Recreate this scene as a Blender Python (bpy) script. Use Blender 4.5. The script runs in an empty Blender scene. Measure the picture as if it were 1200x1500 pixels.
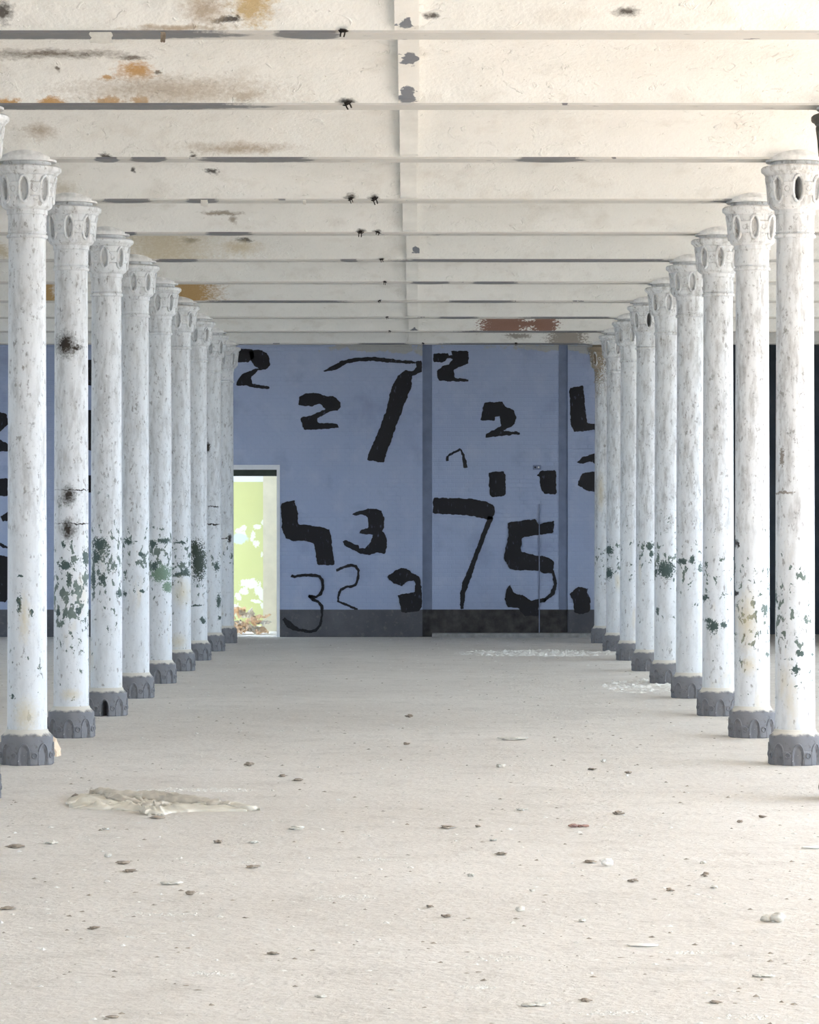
import bpy, bmesh, math, random
from mathutils import Vector, Matrix, noise
R_ = random.Random(7)
scene = bpy.context.scene
col = scene.collection

# ------------------------------------------------------------------ camera, world, sun, exposure
F = 4588.0            # focal length in pixels of the 1200 px wide frame
XV, YH = 611.0, 768.0 # vanishing point of the nave
H = 1.5               # eye height
S = 2.5               # column spacing along the nave
cam_d = bpy.data.cameras.new('camera'); cam = bpy.data.objects.new('camera', cam_d); col.objects.link(cam)
cam.location = (0, 0, H); cam.rotation_euler = (math.pi/2, 0, 0)
cam_d.sensor_fit = 'HORIZONTAL'; cam_d.sensor_width = 36; cam_d.lens = 36*F/1200
cam_d.shift_x = (600-XV)/1200; cam_d.shift_y = (YH-750)/1200
cam_d.clip_end = 500
scene.camera = cam

SKY = (0.64, 0.80, 1.0); SKY_STRENGTH = 3.1
SUN_COL = (1.0, 0.83, 0.68); SUN_E = 7.0
EXPOSURE = 2.25
w = bpy.data.worlds.new('World'); scene.world = w; w.use_nodes = True
bg = w.node_tree.nodes['Background']; bg.inputs[0].default_value = (*SKY, 1); bg.inputs[1].default_value = SKY_STRENGTH
sun_d = bpy.data.lights.new('sun', 'SUN'); sun = bpy.data.objects.new('sun', sun_d); col.objects.link(sun)
sun_d.color = SUN_COL; sun_d.energy = SUN_E; sun_d.angle = math.radians(0.6)
to_sun = Vector((0.80, -0.30, 0.80)).normalized()
sun.rotation_euler = to_sun.to_track_quat('Z', 'Y').to_euler()
vs = scene.view_settings
vs.view_transform = 'Standard'; vs.look = 'None'; vs.exposure = EXPOSURE; vs.gamma = 1; vs.use_curve_mapping = False
scene.cycles.max_bounces = 6; scene.cycles.diffuse_bounces = 5; scene.cycles.adaptive_threshold = 0.03
scene.cycles.sample_clamp_indirect = 8

# ------------------------------------------------------------------ helpers
def yb(n): return (6.84+n)*S                      # distance of beam / column row n
def on_floor(px, py, z=0.0):
    Y = (H-z)*F/(py-YH); return Vector(((px-XV)/F*Y, Y, z))
def at(px, py, Y): return Vector(((px-XV)/F*Y, Y, H+(YH-py)/F*Y))
ZF = 3.775; RISE = 0.28; FW = 0.1                 # beam soffit, vault rise, half flange width
def ceil_z(y):
    n = math.floor(y/S-6.84); t = y-yb(n)
    if t < FW or t > S-FW: return ZF
    u = (t-FW)/(S-2*FW); return ZF+0.012+RISE*(1-abs(2*u-1)**3)
def on_vault(px, py):
    y = 11.0
    while y < 41:
        if H+(YH-py)/F*y >= ceil_z(y): break
        y += 0.004
    return Vector(((px-XV)/F*y, y, ceil_z(y)))

def empty(name, loc=(0, 0, 0), rz=0, parent=None):
    o = bpy.data.objects.new(name, None); col.objects.link(o); o.location = loc; o.rotation_euler = (0, 0, rz)
    o.empty_display_size = 0.1
    if parent: o.parent = parent
    return o
def tag(o, label=None, cat=None, group=None, kind=None):
    for k, v in (('label', label), ('category', cat), ('group', group), ('kind', kind)):
        if v: o[k] = v
    return o
def mesh_obj(name, me, mat=None, parent=None, loc=(0, 0, 0), rot=(0, 0, 0)):
    o = bpy.data.objects.new(name, me); col.objects.link(o); o.location = loc; o.rotation_euler = rot
    if mat and len(me.materials) == 0: me.materials.append(mat)
    if mat and me.materials[0] != mat:
        o.material_slots[0].link = 'OBJECT'; o.material_slots[0].material = mat
    if parent: o.parent = parent
    return o
def me_from(bm, name, smooth=False):
    me = bpy.data.meshes.new(name); bm.normal_update(); bm.to_mesh(me); bm.free()
    if smooth:
        for p in me.polygons: p.use_smooth = True
    return me
def sharp(me, deg=35):
    for p in me.polygons: p.use_smooth = True
    me.set_sharp_from_angle(angle=math.radians(deg))
    return me
def add_box(bm, x0, x1, y0, y1, z0, z1):
    v = [bm.verts.new(p) for p in ((x0,y0,z0),(x1,y0,z0),(x1,y1,z0),(x0,y1,z0),(x0,y0,z1),(x1,y0,z1),(x1,y1,z1),(x0,y1,z1))]
    for f in ((3,2,1,0),(4,5,6,7),(0,1,5,4),(1,2,6,5),(2,3,7,6),(3,0,4,7)): bm.faces.new([v[i] for i in f])
def boxes(name, bl, mat, parent=None):
    bm = bmesh.new()
    for b in bl: add_box(bm, *b)
    return mesh_obj(name, me_from(bm, name), mat, parent)
def lathe(bm, prof, seg=48, cap=True):
    rings = [[bm.verts.new((r*math.cos(2*math.pi*i/seg), r*math.sin(2*math.pi*i/seg), z)) for i in range(seg)] for z, r in prof]
    for a, b in zip(rings, rings[1:]):
        for i in range(seg):
            j = (i+1) % seg; bm.faces.new((a[i], a[j], b[j], b[i]))
    if cap:
        bm.faces.new(rings[0][::-1]); bm.faces.new(rings[-1])
def tube(bm, pts, rad, seg=8, closed=False):
    pts = [Vector(p) for p in pts]; n = len(pts); rings = []
    for i, p in enumerate(pts):
        a = pts[(i-1) % n] if (closed or i > 0) else p; b = pts[(i+1) % n] if (closed or i < n-1) else p
        t = (b-a).normalized(); up = Vector((0, 0, 1)) if abs(t.z) < .9 else Vector((0, 1, 0))
        u = t.cross(up).normalized(); v = u.cross(t)
        r = rad[i] if isinstance(rad, (list, tuple)) else rad
        rings.append([bm.verts.new(p+u*r*math.cos(2*math.pi*k/seg)+v*r*math.sin(2*math.pi*k/seg)) for k in range(seg)])
    for i in range(n if closed else n-1):
        a, b = rings[i], rings[(i+1) % n]
        for k in range(seg): bm.faces.new((a[k], a[(k+1) % seg], b[(k+1) % seg], b[k]))
    if not closed: bm.faces.new(rings[0][::-1]); bm.faces.new(rings[-1])

# ------------------------------------------------------------------ procedural materials
def srgb(r, g, b):
    f = lambda c: c/12.92 if c <= .04045 else ((c+.055)/1.055)**2.4
    return (f(r/255), f(g/255), f(b/255), 1)
class NT:
    def __init__(s, name, rough=0.8):
        s.m = bpy.data.materials.new(name); s.m.use_nodes = True; s.t = s.m.node_tree; s.n = s.t.nodes
        s.b = s.n['Principled BSDF']; s.b.inputs['Roughness'].default_value = rough
        s.b.inputs['Specular IOR Level'].default_value = 0.25
        s.co = s.n.new('ShaderNodeTexCoord').outputs['Object']
    def l(s, a, b): s.t.links.new(a, b)
    def put(s, sock, v):
        if isinstance(v, bpy.types.NodeSocket): s.l(v, sock)
        else: sock.default_value = v
    def vm(s, op, a, b=None):
        n = s.n.new('ShaderNodeVectorMath'); n.operation = op; s.put(n.inputs[0], a)
        if b is not None: s.put(n.inputs[1], b)
        return n.outputs['Value'] if op in ('LENGTH', 'DOT_PRODUCT') else n.outputs[0]
    def ma(s, op, a, b=0.0, clamp=False):
        n = s.n.new('ShaderNodeMath'); n.operation = op; n.use_clamp = clamp; s.put(n.inputs[0], a); s.put(n.inputs[1], b); return n.outputs[0]
    def noise(s, scale=5, detail=4, vec=None, stretch=None, off=(0, 0, 0), rough=.55, dist=0):
        v = vec or s.co
        n = s.n.new('ShaderNodeMapping'); s.l(v, n.inputs[0]); n.inputs['Location'].default_value = off
        n.inputs['Scale'].default_value = stretch or (1, 1, 1)
        t = s.n.new('ShaderNodeTexNoise'); s.l(n.outputs[0], t.inputs['Vector']); t.inputs['Scale'].default_value = scale
        t.inputs['Detail'].default_value = detail; t.inputs['Roughness'].default_value = rough; t.inputs['Distortion'].default_value = dist
        return t.outputs['Fac']
    def ramp(s, v, lo, hi, a=0.0, b=1.0):
        n = s.n.new('ShaderNodeMapRange'); n.clamp = True; s.put(n.inputs[0], v)
        n.inputs[1].default_value = lo; n.inputs[2].default_value = hi; n.inputs[3].default_value = a; n.inputs[4].default_value = b
        return n.outputs[0]
    def mix(s, f, a, b):
        n = s.n.new('ShaderNodeMix'); n.data_type = 'RGBA'; s.put(n.inputs[0], f); s.put(n.inputs[6], a); s.put(n.inputs[7], b); return n.outputs[2]
    def axis(s, i):
        n = s.n.new('ShaderNodeSeparateXYZ'); s.l(s.co, n.inputs[0]); return n.outputs[i]
    def spots(s, lst, axes, rough=.5, nscale=18, front=None, warp=None):
        """ragged stains: warped, noise-edged ellipses; lst: (u, v, ru, rv, softness)"""
        ws, wa = warp or (nscale*.45, .35/nscale)
        nz = s.ma('MULTIPLY', s.ma('SUBTRACT', s.noise(nscale*2.2, 6, rough=.7), .5), rough*5)
        t = s.n.new('ShaderNodeTexNoise'); s.l(s.co, t.inputs['Vector']); t.inputs['Scale'].default_value = ws; t.inputs['Detail'].default_value = 4
        wv = s.vm('MULTIPLY', s.vm('SUBTRACT', t.outputs['Color'], (.5, .5, .5)), (wa*4,)*3)
        co = s.vm('ADD', s.co, wv)
        out = None
        for (u, v, ru, rv, soft) in lst:
            c = [0, 0, 0]; k = [0, 0, 0]; c[axes[0]] = u; c[axes[1]] = v; k[axes[0]] = 1/max(ru, 1e-4); k[axes[1]] = 1/max(rv, 1e-4)
            d = s.vm('LENGTH', s.vm('MULTIPLY', s.vm('SUBTRACT', co, tuple(c)), tuple(k)))
            mk = s.ramp(s.ma('ADD', d, nz), 1+soft, 1-soft)
            out = mk if out is None else s.ma('MAXIMUM', out, mk)
        if front is not None: out = s.ma('MULTIPLY', out, s.ramp(s.axis(1), front, front-.01))
        return out
    def bump(s, h, strength=.3, dist=.01):
        n = s.n.new('ShaderNodeBump'); n.inputs['Strength'].default_value = strength; n.inputs['Distance'].default_value = dist
        s.l(h, n.inputs['Height']); s.l(n.outputs[0], s.b.inputs['Normal']); return n
    def done(s, c):
        s.put(s.b.inputs['Base Color'], c); return s.m

def simple(name, c, rough=.8, var=.12, scale=20, bump=.0, metal=0):
    m = NT(name, rough); f = m.noise(scale, 5); dark = tuple(x*(1-var*2) for x in c[:3])+(1,); lite = tuple(min(1, x*(1+var)) for x in c[:3])+(1,)
    m.b.inputs['Metallic'].default_value = metal
    if bump: m.bump(f, bump, .01)
    return m.done(m.mix(m.ramp(f, .3, .7), dark, lite))

OCHRE = srgb(190, 164, 116); SOOT = srgb(52, 44, 36); STEEL = srgb(118, 120, 126); BRICK = srgb(122, 78, 58)
def vault_mat(i, stains):
    """white distempered plaster; stains: {colour: [(px, py, rx, ry, soft)]} placed through the photograph"""
    m = NT('vault_plaster', .9); off = (i*3.7, i*1.3, 0)
    big = m.noise(.9, 4, off=off); mid = m.noise(5, 6, off=off); fine = m.noise(45, 4, off=off)
    c = m.mix(m.ramp(big, .3, .7), srgb(222, 220, 214), srgb(236, 234, 229))
    c = m.mix(m.ramp(mid, .54, .74, 0, .45), c, srgb(200, 194, 184))
    blister = m.ramp(m.noise(9, 5, off=off, dist=1.2), .62, .66)
    c = m.mix(m.ma('MULTIPLY', m.ramp(m.noise(38, 3, off=off), .70, .74), .5), c, srgb(150, 140, 125))
    for colr, lst in stains:
        L = []
        for (px, py, rx, ry, soft) in lst:
            p = on_vault(px, py); a = on_vault(px, py-ry); b = on_vault(px, py+ry)
            L.append((p.x, p.y-yb(i), rx/F*p.y, max(.02, (b.y-a.y)/2 if b.y > a.y else (p.y-a.y if p.y > a.y else b.y-p.y)), soft))
        c = m.mix(m.ma('MULTIPLY', m.spots(L, (0, 1), .6, 16), .9), c, colr)
    h = m.ma('ADD', m.ma('MULTIPLY', fine, .25), m.ma('ADD', mid, m.ma('MULTIPLY', blister, .35)))
    m.bump(h, .6, .03)
    return m.done(c)
def beam_mat(i, ivals):
    """painted bottom flange, bare steel where px intervals say so"""
    m = NT('beam_paint', .75); y = yb(i); off = (i*5.1, 0, 0)
    c = m.mix(m.noise(3, 4, off=off), srgb(188, 185, 179), srgb(206, 203, 197))
    n = m.noise(6, 5, off=off, stretch=(1, 3, 1))
    flake = m.ramp(n, .66, .68)
    if ivals:
        L = [(((a+b)/2-XV)/F*y, -.04, (b-a)/2/F*y, .13, .08) for a, b in ivals]
        flake = m.ma('MAXIMUM', flake, m.spots(L, (0, 1), .12, 9, warp=(5, .02)))
    c = m.mix(flake, c, m.mix(m.noise(12, 3), srgb(112, 114, 120), srgb(128, 126, 124)))
    m.bump(flake, .4, .006)
    return m.done(c)
RUST = srgb(206, 190, 152)
def column_mat(seed, warm=0.0, spots=(), flake=(0.9, .35, .60), grime=.5):
    """flaking white paint; spots: (colour, [(x, z, rx, rz, soft)]); flake: (height, spread, threshold)"""
    m = NT('column_paint', .55); off = (seed*7.31, seed*2.17, seed*1.7)
    z = m.axis(2)
    base = m.mix(m.noise(2.5, 3, off=off), srgb(206, 207, 207), srgb(221, 222, 222))
    streak = m.noise(9, 7, off=off, stretch=(2.2, 2.2, .55), rough=.68)
    up = m.ramp(m.ma('ADD', z, m.ma('MULTIPLY', m.noise(6, 3, off=off), .06)), 1.44, 1.50, .40, 1.0)
    g = m.ma('MULTIPLY', m.ramp(streak, .46, .68, 0, grime), up)
    c = m.mix(g, base, srgb(150, 147, 143))
    c = m.mix(m.ma('MULTIPLY', m.ramp(m.noise(34, 8, off=off, stretch=(1, 1, .6), rough=.75), .56, .66), m.ma('MULTIPLY', up, .75)), c, srgb(116, 113, 109))
    c = m.mix(m.ma('MULTIPLY', m.ramp(m.noise(30, 6, off=off, stretch=(1, 1, .5)), .63, .67), .6), c, srgb(120, 114, 106))
    # rusty yellow weeping in the lower half
    c = m.mix(m.ma('MULTIPLY', m.ramp(m.noise(3, 5, off=off, stretch=(2, 2, .7)), .58, .75, 0, .55), m.ramp(z, 1.7, .9)), c, srgb(205, 188, 150))
    # loss of paint down to the green undercoat
    hz, sp, th = flake
    bandf = m.ramp(m.ma('ABSOLUTE', m.ma('SUBTRACT', z, hz)), 0, sp, 1, 0)
    fl = m.ma('ADD', m.noise(22, 6, off=off, stretch=(1, 1, .7), rough=.6, dist=.4), m.ma('MULTIPLY', bandf, .14))
    fm = m.ma('MAXIMUM', m.ramp(fl, th+.08, th+.10), m.ramp(m.noise(55, 3, off=off), .735, .75))
    fm = m.ma('MULTIPLY', fm, m.ramp(z, 2.0, 1.5))
    c = m.mix(fm, c, m.mix(m.noise(14, 4, off=off), srgb(70, 82, 78), srgb(128, 138, 128)))
    for colr, lst in spots: c = m.mix(m.ma('MULTIPLY', m.spots(lst, (0, 2), .45 if colr in (SOOT, RUST) else .75, 30, front=.02, warp=(24, .012)), .6 if colr == RUST else 1.0), c, colr)
    h = m.ma('SUBTRACT', m.ma('MULTIPLY', m.noise(26, 6, off=off), .5), fm)
    m.bump(h, .45, .006)
    return m.done(c)
def wall_mat():
    m = NT('blue_wall_paint', .85)
    big = m.noise(.5, 4); mid = m.noise(3.5, 6)
    c = m.mix(m.ramp(big, .3, .7), srgb(153, 164, 190), srgb(165, 175, 198))
    c = m.mix(m.ramp(mid, .50, .72, 0, .45), c, srgb(180, 186, 202))
    c = m.mix(m.ramp(m.noise(1.7, 6, off=(4, 0, 2)), .54, .74, 0, .5), c, srgb(118, 128, 156))
    c = m.mix(m.ma('MULTIPLY', m.ramp(m.noise(26, 4), .70, .74), .5), c, srgb(188, 192, 200))
    br = m.n.new('ShaderNodeTexBrick'); mp = m.n.new('ShaderNodeMapping'); mp.inputs['Rotation'].default_value = (math.pi/2, 0, 0)
    m.l(m.co, mp.inputs[0]); m.l(mp.outputs[0], br.inputs['Vector']); br.inputs['Scale'].default_value = 4.4
    br.inputs['Mortar Size'].default_value = .025; br.inputs['Mortar Smooth'].default_value = .6
    p = at(562, 509, 41.7); q = at(432, 905, 41.7)
    pl = m.spots([(p.x, p.z, .62, .075, .1), (at(840, 505, 41.7).x, p.z+.02, .9, .05, .15), (at(585, 512, 41.7).x, p.z-.02, .25, .06, .1)], (0, 2), .6, 5)
    c = m.mix(pl, c, srgb(168, 168, 166))
    m.bump(m.ma('SUBTRACT', m.ma('MULTIPLY', mid, .6), m.ma('MULTIPLY', br.outputs['Fac'], .35)), .5, .012)
    return m.done(c)
def floor_mat():
    m = NT('dusty_concrete', .9)
    big = m.noise(.35, 5); mid = m.noise(3.0, 9, rough=.72); fine = m.noise(28, 5)
    c = m.mix(m.ramp(big, .3, .7), srgb(212, 204, 194), srgb(229, 222, 213))
    c = m.mix(m.ramp(mid, .50, .70, 0, .55), c, srgb(190, 181, 170))
    c = m.mix(m.ma('MULTIPLY', m.ramp(fine, .52, .70), .5), c, srgb(236, 230, 222))
    c = m.mix(m.ramp(m.noise(16, 6, off=(2, 7, 0), rough=.7), .55, .70, 0, .45), c, srgb(176, 166, 154))
    c = m.mix(m.ramp(m.noise(7, 6, rough=.7), .66, .70, 0, .5), c, srgb(232, 228, 220))
    c = m.mix(m.ramp(m.noise(11, 6, off=(9, 4, 0), rough=.7), .64, .72, 0, .55), c, srgb(150, 140, 127))
    m.bump(m.ma('ADD', m.ma('MULTIPLY', mid, .7), m.ma('MULTIPLY', fine, .3)), .9, .035)
    return m.done(c)
def base_mat():
    m = NT('grey_base_paint', .6)
    c = m.mix(m.noise(9, 6), srgb(104, 104, 108), srgb(136, 135, 136))
    c = m.mix(m.ramp(m.noise(30, 5), .60, .70, 0, .6), c, srgb(90, 84, 78))
    lip = m.ramp(m.ma('ADD', m.axis(2), m.ma('MULTIPLY', m.ma('SUBTRACT', m.noise(22, 4), .5), .05)), .182, .196)
    c = m.mix(lip, c, srgb(206, 200, 188))
    c = m.mix(m.ma('MULTIPLY', m.ramp(m.noise(50, 3), .70, .73), .7), c, srgb(190, 188, 184))
    m.bump(m.noise(35, 5), .4, .004)
    return m.done(c)
def plinth_mat():
    m = NT('dark_plinth_paint', .8)
    c = m.mix(m.noise(2.5, 6), srgb(58, 58, 63), srgb(112, 111, 114))
    c = m.mix(m.ramp(m.noise(13, 6, rough=.7), .56, .70, 0, .45), c, srgb(130, 127, 122))
    m.bump(m.noise(16, 6), .5, .01)
    return m.done(c)
def graffiti_mat():
    m = NT('black_brush_paint', .45)
    c = m.mix(m.ramp(m.noise(30, 6, stretch=(1, 1, .35)), .62, .72, 0, .6), srgb(26, 23, 26), srgb(92, 98, 120))
    return m.done(c)

M = {}
M['floor'] = floor_mat(); M['wall'] = wall_mat(); M['base'] = base_mat(); M['plinth'] = plinth_mat(); M['graffiti'] = graffiti_mat()
M['plinth_brown'] = simple('brown_black_plinth', srgb(72, 68, 66), .85, .3, 9, .4)
M['step'] = simple('dusty_step', srgb(150, 148, 146), .95, .15, 12, .5)
M['dark_column'] = simple('dark_grey_brown_column', srgb(104, 100, 92), .7, .25, 18, .4)
M['wall_dark'] = simple('slate_blue_paint', srgb(118, 127, 148), .85, .08, 6, .3)
M['plaster'] = simple('side_wall_plaster', srgb(222, 222, 220), .9, .04, 3, .2)
M['grey_plaster'] = simple('grey_wall_plaster', srgb(150, 152, 158), .9, .06, 3, .2)
M['impost'] = simple('impost_plaster', srgb(222, 221, 219), .9, .10, 25, .6)
M['rib'] = simple('rib_plaster', srgb(226, 224, 218), .9, .05, 8, .25)
M['ground'] = simple('outside_ground', srgb(150, 145, 134), .95, .15, 1)
M['iron'] = simple('sooty_iron', srgb(48, 42, 38), .8, .2, 40, .3)
M['trim'] = simple('white_trim_paint', srgb(226, 226, 226), .7, .04, 10, .1)
M['dark_board'] = simple('dark_green_board', srgb(60, 66, 58), .8, .1, 10, .1)
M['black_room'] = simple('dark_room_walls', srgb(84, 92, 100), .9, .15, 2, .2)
M['cream'] = simple('cream_pier_paint', srgb(224, 214, 190), .85, .05, 5, .2)
M['conduit'] = simple('painted_conduit', srgb(122, 130, 152), .6, .08, 30, .1)
M['paper'] = simple('peach_paper', srgb(255, 228, 200), .8, .05, 4, .1)
M['paper2'] = simple('pale_paper', srgb(244, 236, 224), .8, .04, 4, .1)
M['cloth'] = simple('dusty_cloth', srgb(210, 200, 184), .95, .12, 14, .5)
M['cloth_pale'] = simple('pale_sheet', srgb(222, 214, 198), .9, .06, 10, .4)
M['stone'] = simple('pale_stone', srgb(222, 216, 204), .95, .10, 40, .6)
M['stone_dark'] = simple('brown_crumb', srgb(170, 156, 140), .95, .15, 60, .6)
M['stone_red'] = simple('brick_red_crumb', srgb(172, 140, 128), .95, .2, 50, .6)
M['chip_white'] = simple('white_chip', srgb(240, 236, 228), .9, .04, 40, .2)
M['chip_dark'] = simple('grey_chip', srgb(176, 165, 150), .9, .12, 40, .2)

# ------------------------------------------------------------------ the hall
XL, XR = -12.0, 7.2
Y0, YW = yb(-9), 41.7
YG = 46.3                                           # green wall of the room beyond
fl = boxes('floor', [(XL-.4, XR+.4, Y0-.4, YG+.4, -.3, 0)], M['floor']); tag(fl, 'dusty cream concrete floor strewn with crumbs', None, None, 'structure')
gnd = boxes('outdoor_ground', [(-70, 70, -50, 100, -1.2, -.35)], M['ground']); tag(gnd, 'dry ground outside the hall', None, None, 'structure')

ceiling = empty('ceiling', (0, 0, 0)); tag(ceiling, 'white plaster jack-arch ceiling on iron beams', None, None, 'structure')
bm = bmesh.new(); NV = 28
prof = [(FW+(S-2*FW)*k/NV, ZF+.012+RISE*(1-abs(2*k/NV-1)**3)) for k in range(NV+1)]
XS = [XL+(XR-XL)*k/12 for k in range(13)]
lo = [[bm.verts.new((x, y, z)) for y, z in prof] for x in XS]; hi = [[bm.verts.new((x, y, z+.1)) for y, z in prof] for x in XS]
for a, b, c, d in zip(lo, lo[1:], hi, hi[1:]):
    for k in range(NV):
        bm.faces.new((a[k], a[k+1], b[k+1], b[k])); bm.faces.new((c[k], d[k], d[k+1], c[k+1]))
for row in (0, NV):
    for i in range(12): 
        q = (lo[i][row], lo[i+1][row], hi[i+1][row], hi[i][row]); bm.faces.new(q if row == 0 else q[::-1])
me_vault = sharp(me_from(bm, 'vault'), 30)
bm = bmesh.new(); add_box(bm, XL, XR, -FW, FW, ZF, ZF+.014); add_box(bm, XL, XR, -.02, .02, ZF+.014, 4.1); me_beam = me_from(bm, 'beam')
def rib_mesh():
    bm = bmesh.new(); L = []
    for y, z in prof:
        zl = max(z-.048, ZF+.013); L.append([bm.verts.new((x, y, zz)) for x, zz in ((-.056, z+.02), (-.056, zl), (.056, zl), (.056, z+.02))])
    for a, b in zip(L, L[1:]):
        for k in range(3): bm.faces.new((a[k], a[k+1], b[k+1], b[k]))
    return me_from(bm, 'rib')
me_rib = rib_mesh()
VST = {  # stains on the vaults, in photograph pixels
 -2: [(OCHRE, [(372, 8, 26, 22, .5)]), (SOOT, [(336, 28, 20, 5, .35), (4, 14, 12, 14, .6), (630, 23, 9, 3, .5), (918, 18, 14, 3, .7)]), (srgb(176, 160, 140), [(300, 12, 26, 16, .7), (260, 40, 60, 4, .6)])],
 -1: [(srgb(186, 140, 76), [(198, 102, 22, 12, .6), (158, 114, 10, 4, .4), (160, 146, 20, 5, .35), (205, 147, 12, 6, .35), (76, 150, 14, 6, .4), (10, 151, 18, 4, .4)]),
      (srgb(110, 100, 88), [(70, 78, 85, 5, .8), (192, 83, 20, 3, .6), (228, 105, 5, 2, .4), (82, 101, 3, 2, .4)]), (srgb(176, 164, 148), [(250, 132, 110, 16, .8), (360, 138, 30, 8, .8)]), (SOOT, [(508, 149, 10, 5, .7)])],
 0: [(srgb(170, 156, 138), [(350, 216, 60, 6, .8), (60, 192, 16, 8, .9)]), (SOOT, [(155, 233, 6, 2, .4), (284, 233, 4, 2, .4)])],
 1: [(SOOT, [(311, 250, 10, 4, .45), (197, 250, 3, 3, .4), (512, 292, 7, 3, .6), (549, 292, 7, 3, .6)]), (srgb(196, 190, 176), [(88, 276, 18, 8, .8)])],
 2: [(srgb(150, 140, 126), [(325, 312, 24, 3, .5), (342, 322, 6, 6, .5)]), (SOOT, [(528, 340, 6, 2, .6), (554, 340, 6, 2, .6)])],
 3: [(SOOT, [(277, 352, 10, 3, .5), (357, 351, 10, 3, .5)]), (srgb(196, 184, 158), [(240, 356, 56, 12, .9), (350, 362, 22, 8, .8), (2, 368, 12, 10, .6)]), (STEEL, [])],
 5: [(srgb(168, 132, 70), [(278, 430, 36, 16, .5), (70, 430, 12, 14, .5)])],
 7: [(BRICK, [(738, 470, 32, 4, .08), (772, 474, 26, 5, .08), (798, 471, 18, 6, .08)]), (srgb(206, 200, 190), [(730, 466, 60, 2, .5)])],
 8: [(srgb(150, 142, 132), [(830, 493, 26, 6, .25), (760, 492, 16, 4, .3)])],
}
GREY_RIB = {-2: [(593, 24, 12, 15)], -1: [(600, 73, 14, 10), (597, 132, 13, 19)], 2: None, 3: [(610, 357, 6, 6)], 7: [(606, 479, 6, 5)]}
RIBX = {-2: -.048, -1: -.044, 0: -.05, 1: -.06, 2: -.055, 3: -.034, 4: -.046, 5: -.05, 6: -.048, 7: -.04, 8: -.05}
BIV = {-1: [(-150, 356), (400, 500)], 0: [(-120, 390)], 1: [(140, 175), (190, 245), (292, 462), (755, 858)], 2: [(150, 222), (272, 320), (1040, 1200)], 3: [(300, 372), (1020, 1200), (172, 200)],
       4: [(565, 1010), (228, 290), (498, 525)], 5: [(600, 660), (690, 760)], 6: [(300, 520), (655, 760)], 7: [(640, 700), (760, 900)], 8: [(660, 900)], 9: [(520, 600), (640, 870), (560, 575)]}
default_vault = vault_mat(0, []); default_beam = beam_mat(0, [])
def rib_mat(i, lst):
    m = NT('rib_plaster_bare', .9); c = m.mix(m.noise(6, 5), srgb(220, 217, 210), srgb(232, 229, 223)); L = []
    for (px, py, rx, ry) in lst:
        p = on_vault(px, py); a = on_vault(px, py-ry); b = on_vault(px, py+ry)
        L.append((p.x-RIBX[i], p.y-yb(i), rx/F*p.y, max(.03, (b.y-a.y)/2), .05))
    m.bump(m.noise(20, 5), .3, .01)
    return m.done(m.mix(m.spots(L, (0, 1), .3, 9, warp=(16, .03)), c, srgb(122, 124, 130)))
for n in range(-9, 10):
    if n < 9:
        v = mesh_obj('vault', me_vault, default_vault, ceiling, (0, yb(n), 0))
        if n >= -2:
            v.material_slots[0].link = 'OBJECT'; v.material_slots[0].material = vault_mat(n, [s for s in VST.get(n, []) if s[1]])
        r = mesh_obj('rib', me_rib, M['rib'], ceiling, (RIBX.get(n, -.05), yb(n), 0))
        if GREY_RIB.get(n): r.material_slots[0].link = 'OBJECT'; r.material_slots[0].material = rib_mat(n, GREY_RIB[n])
    b = mesh_obj('beam', me_beam, default_beam, ceiling, (0, yb(n), 0))
    if n >= -2: b.material_slots[0].link = 'OBJECT'; b.material_slots[0].material = beam_mat(n, BIV.get(n, []))
# half bay between the last beam and the end wall
bm = bmesh.new()
hp = [(FW+(YW-yb(9)-FW)*k/10, ZF+.012+RISE*math.sin(k/10*math.pi/2)) for k in range(11)]
L = [[bm.verts.new((x, y, z)) for y, z in hp] for x in (XL, XR)]; U = [[bm.verts.new((x, y, z+.1)) for y, z in hp] for x in (XL, XR)]
for k in range(10): bm.faces.new((L[0][k], L[0][k+1], L[1][k+1], L[1][k])); bm.faces.new((U[0][k], U[1][k], U[1][k+1], U[0][k+1]))
mesh_obj('vault', me_from(bm, 'half_vault', True), default_vault, ceiling, (0, yb(9), 0))
boxes('roof_slab', [(XL, XR, Y0, YW, 4.17, 4.4)], M['plaster'], ceiling)

# side walls with window openings (outside the frame; they let the daylight in)
SHADE_Y = yb(1)                                     # from here on an added unseen slab blocks sun at the right-hand windows
def pierced(name, x0, x1, wins, z0, z1, label, mat='plaster'):
    bl = [(x0, x1, Y0-.4, YW, 0, z0), (x0, x1, Y0-.4, YW, z1, 4.4)]
    y = Y0-.4
    for a, b in wins:
        bl.append((x0, x1, y, a, z0, z1)); y = b
        if a > SHADE_Y and x0 > 0: bl.append((x0, x1, a, b, z0, .9))
    bl.append((x0, x1, y, YW, z0, z1))
    return tag(boxes(name, bl, M[mat]), label, None, None, 'structure')
WR = [(yb(n)+(.3 if n > -5 else .6), yb(n)+(2.2 if n > -5 else 1.9)) for n in range(-9, 8)]
WLf = [(yb(n)+.6, yb(n)+1.9) for n in (-9, -7, -5, -3, -1, 1, 3, 5, 6, 7, 8)]
pierced('wall_right', XR, XR+.4, WR, .7, 3.6, 'plastered side wall with a row of tall window openings')
pierced('wall_left', XL-.4, XL, WLf, .9, 3.5, 'plastered side wall with windows on the far side', 'grey_plaster')
fw = boxes('wall_front', [(XL, -1.6, Y0-.4, Y0, 0, 4.4), (1.6, XR, Y0-.4, Y0, 0, 4.4), (-1.6, 1.6, Y0-.4, Y0, 2.8, 4.4)], M['plaster']); tag(fw, 'end wall behind the viewer with a wide opening', None, None, 'structure')
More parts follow.
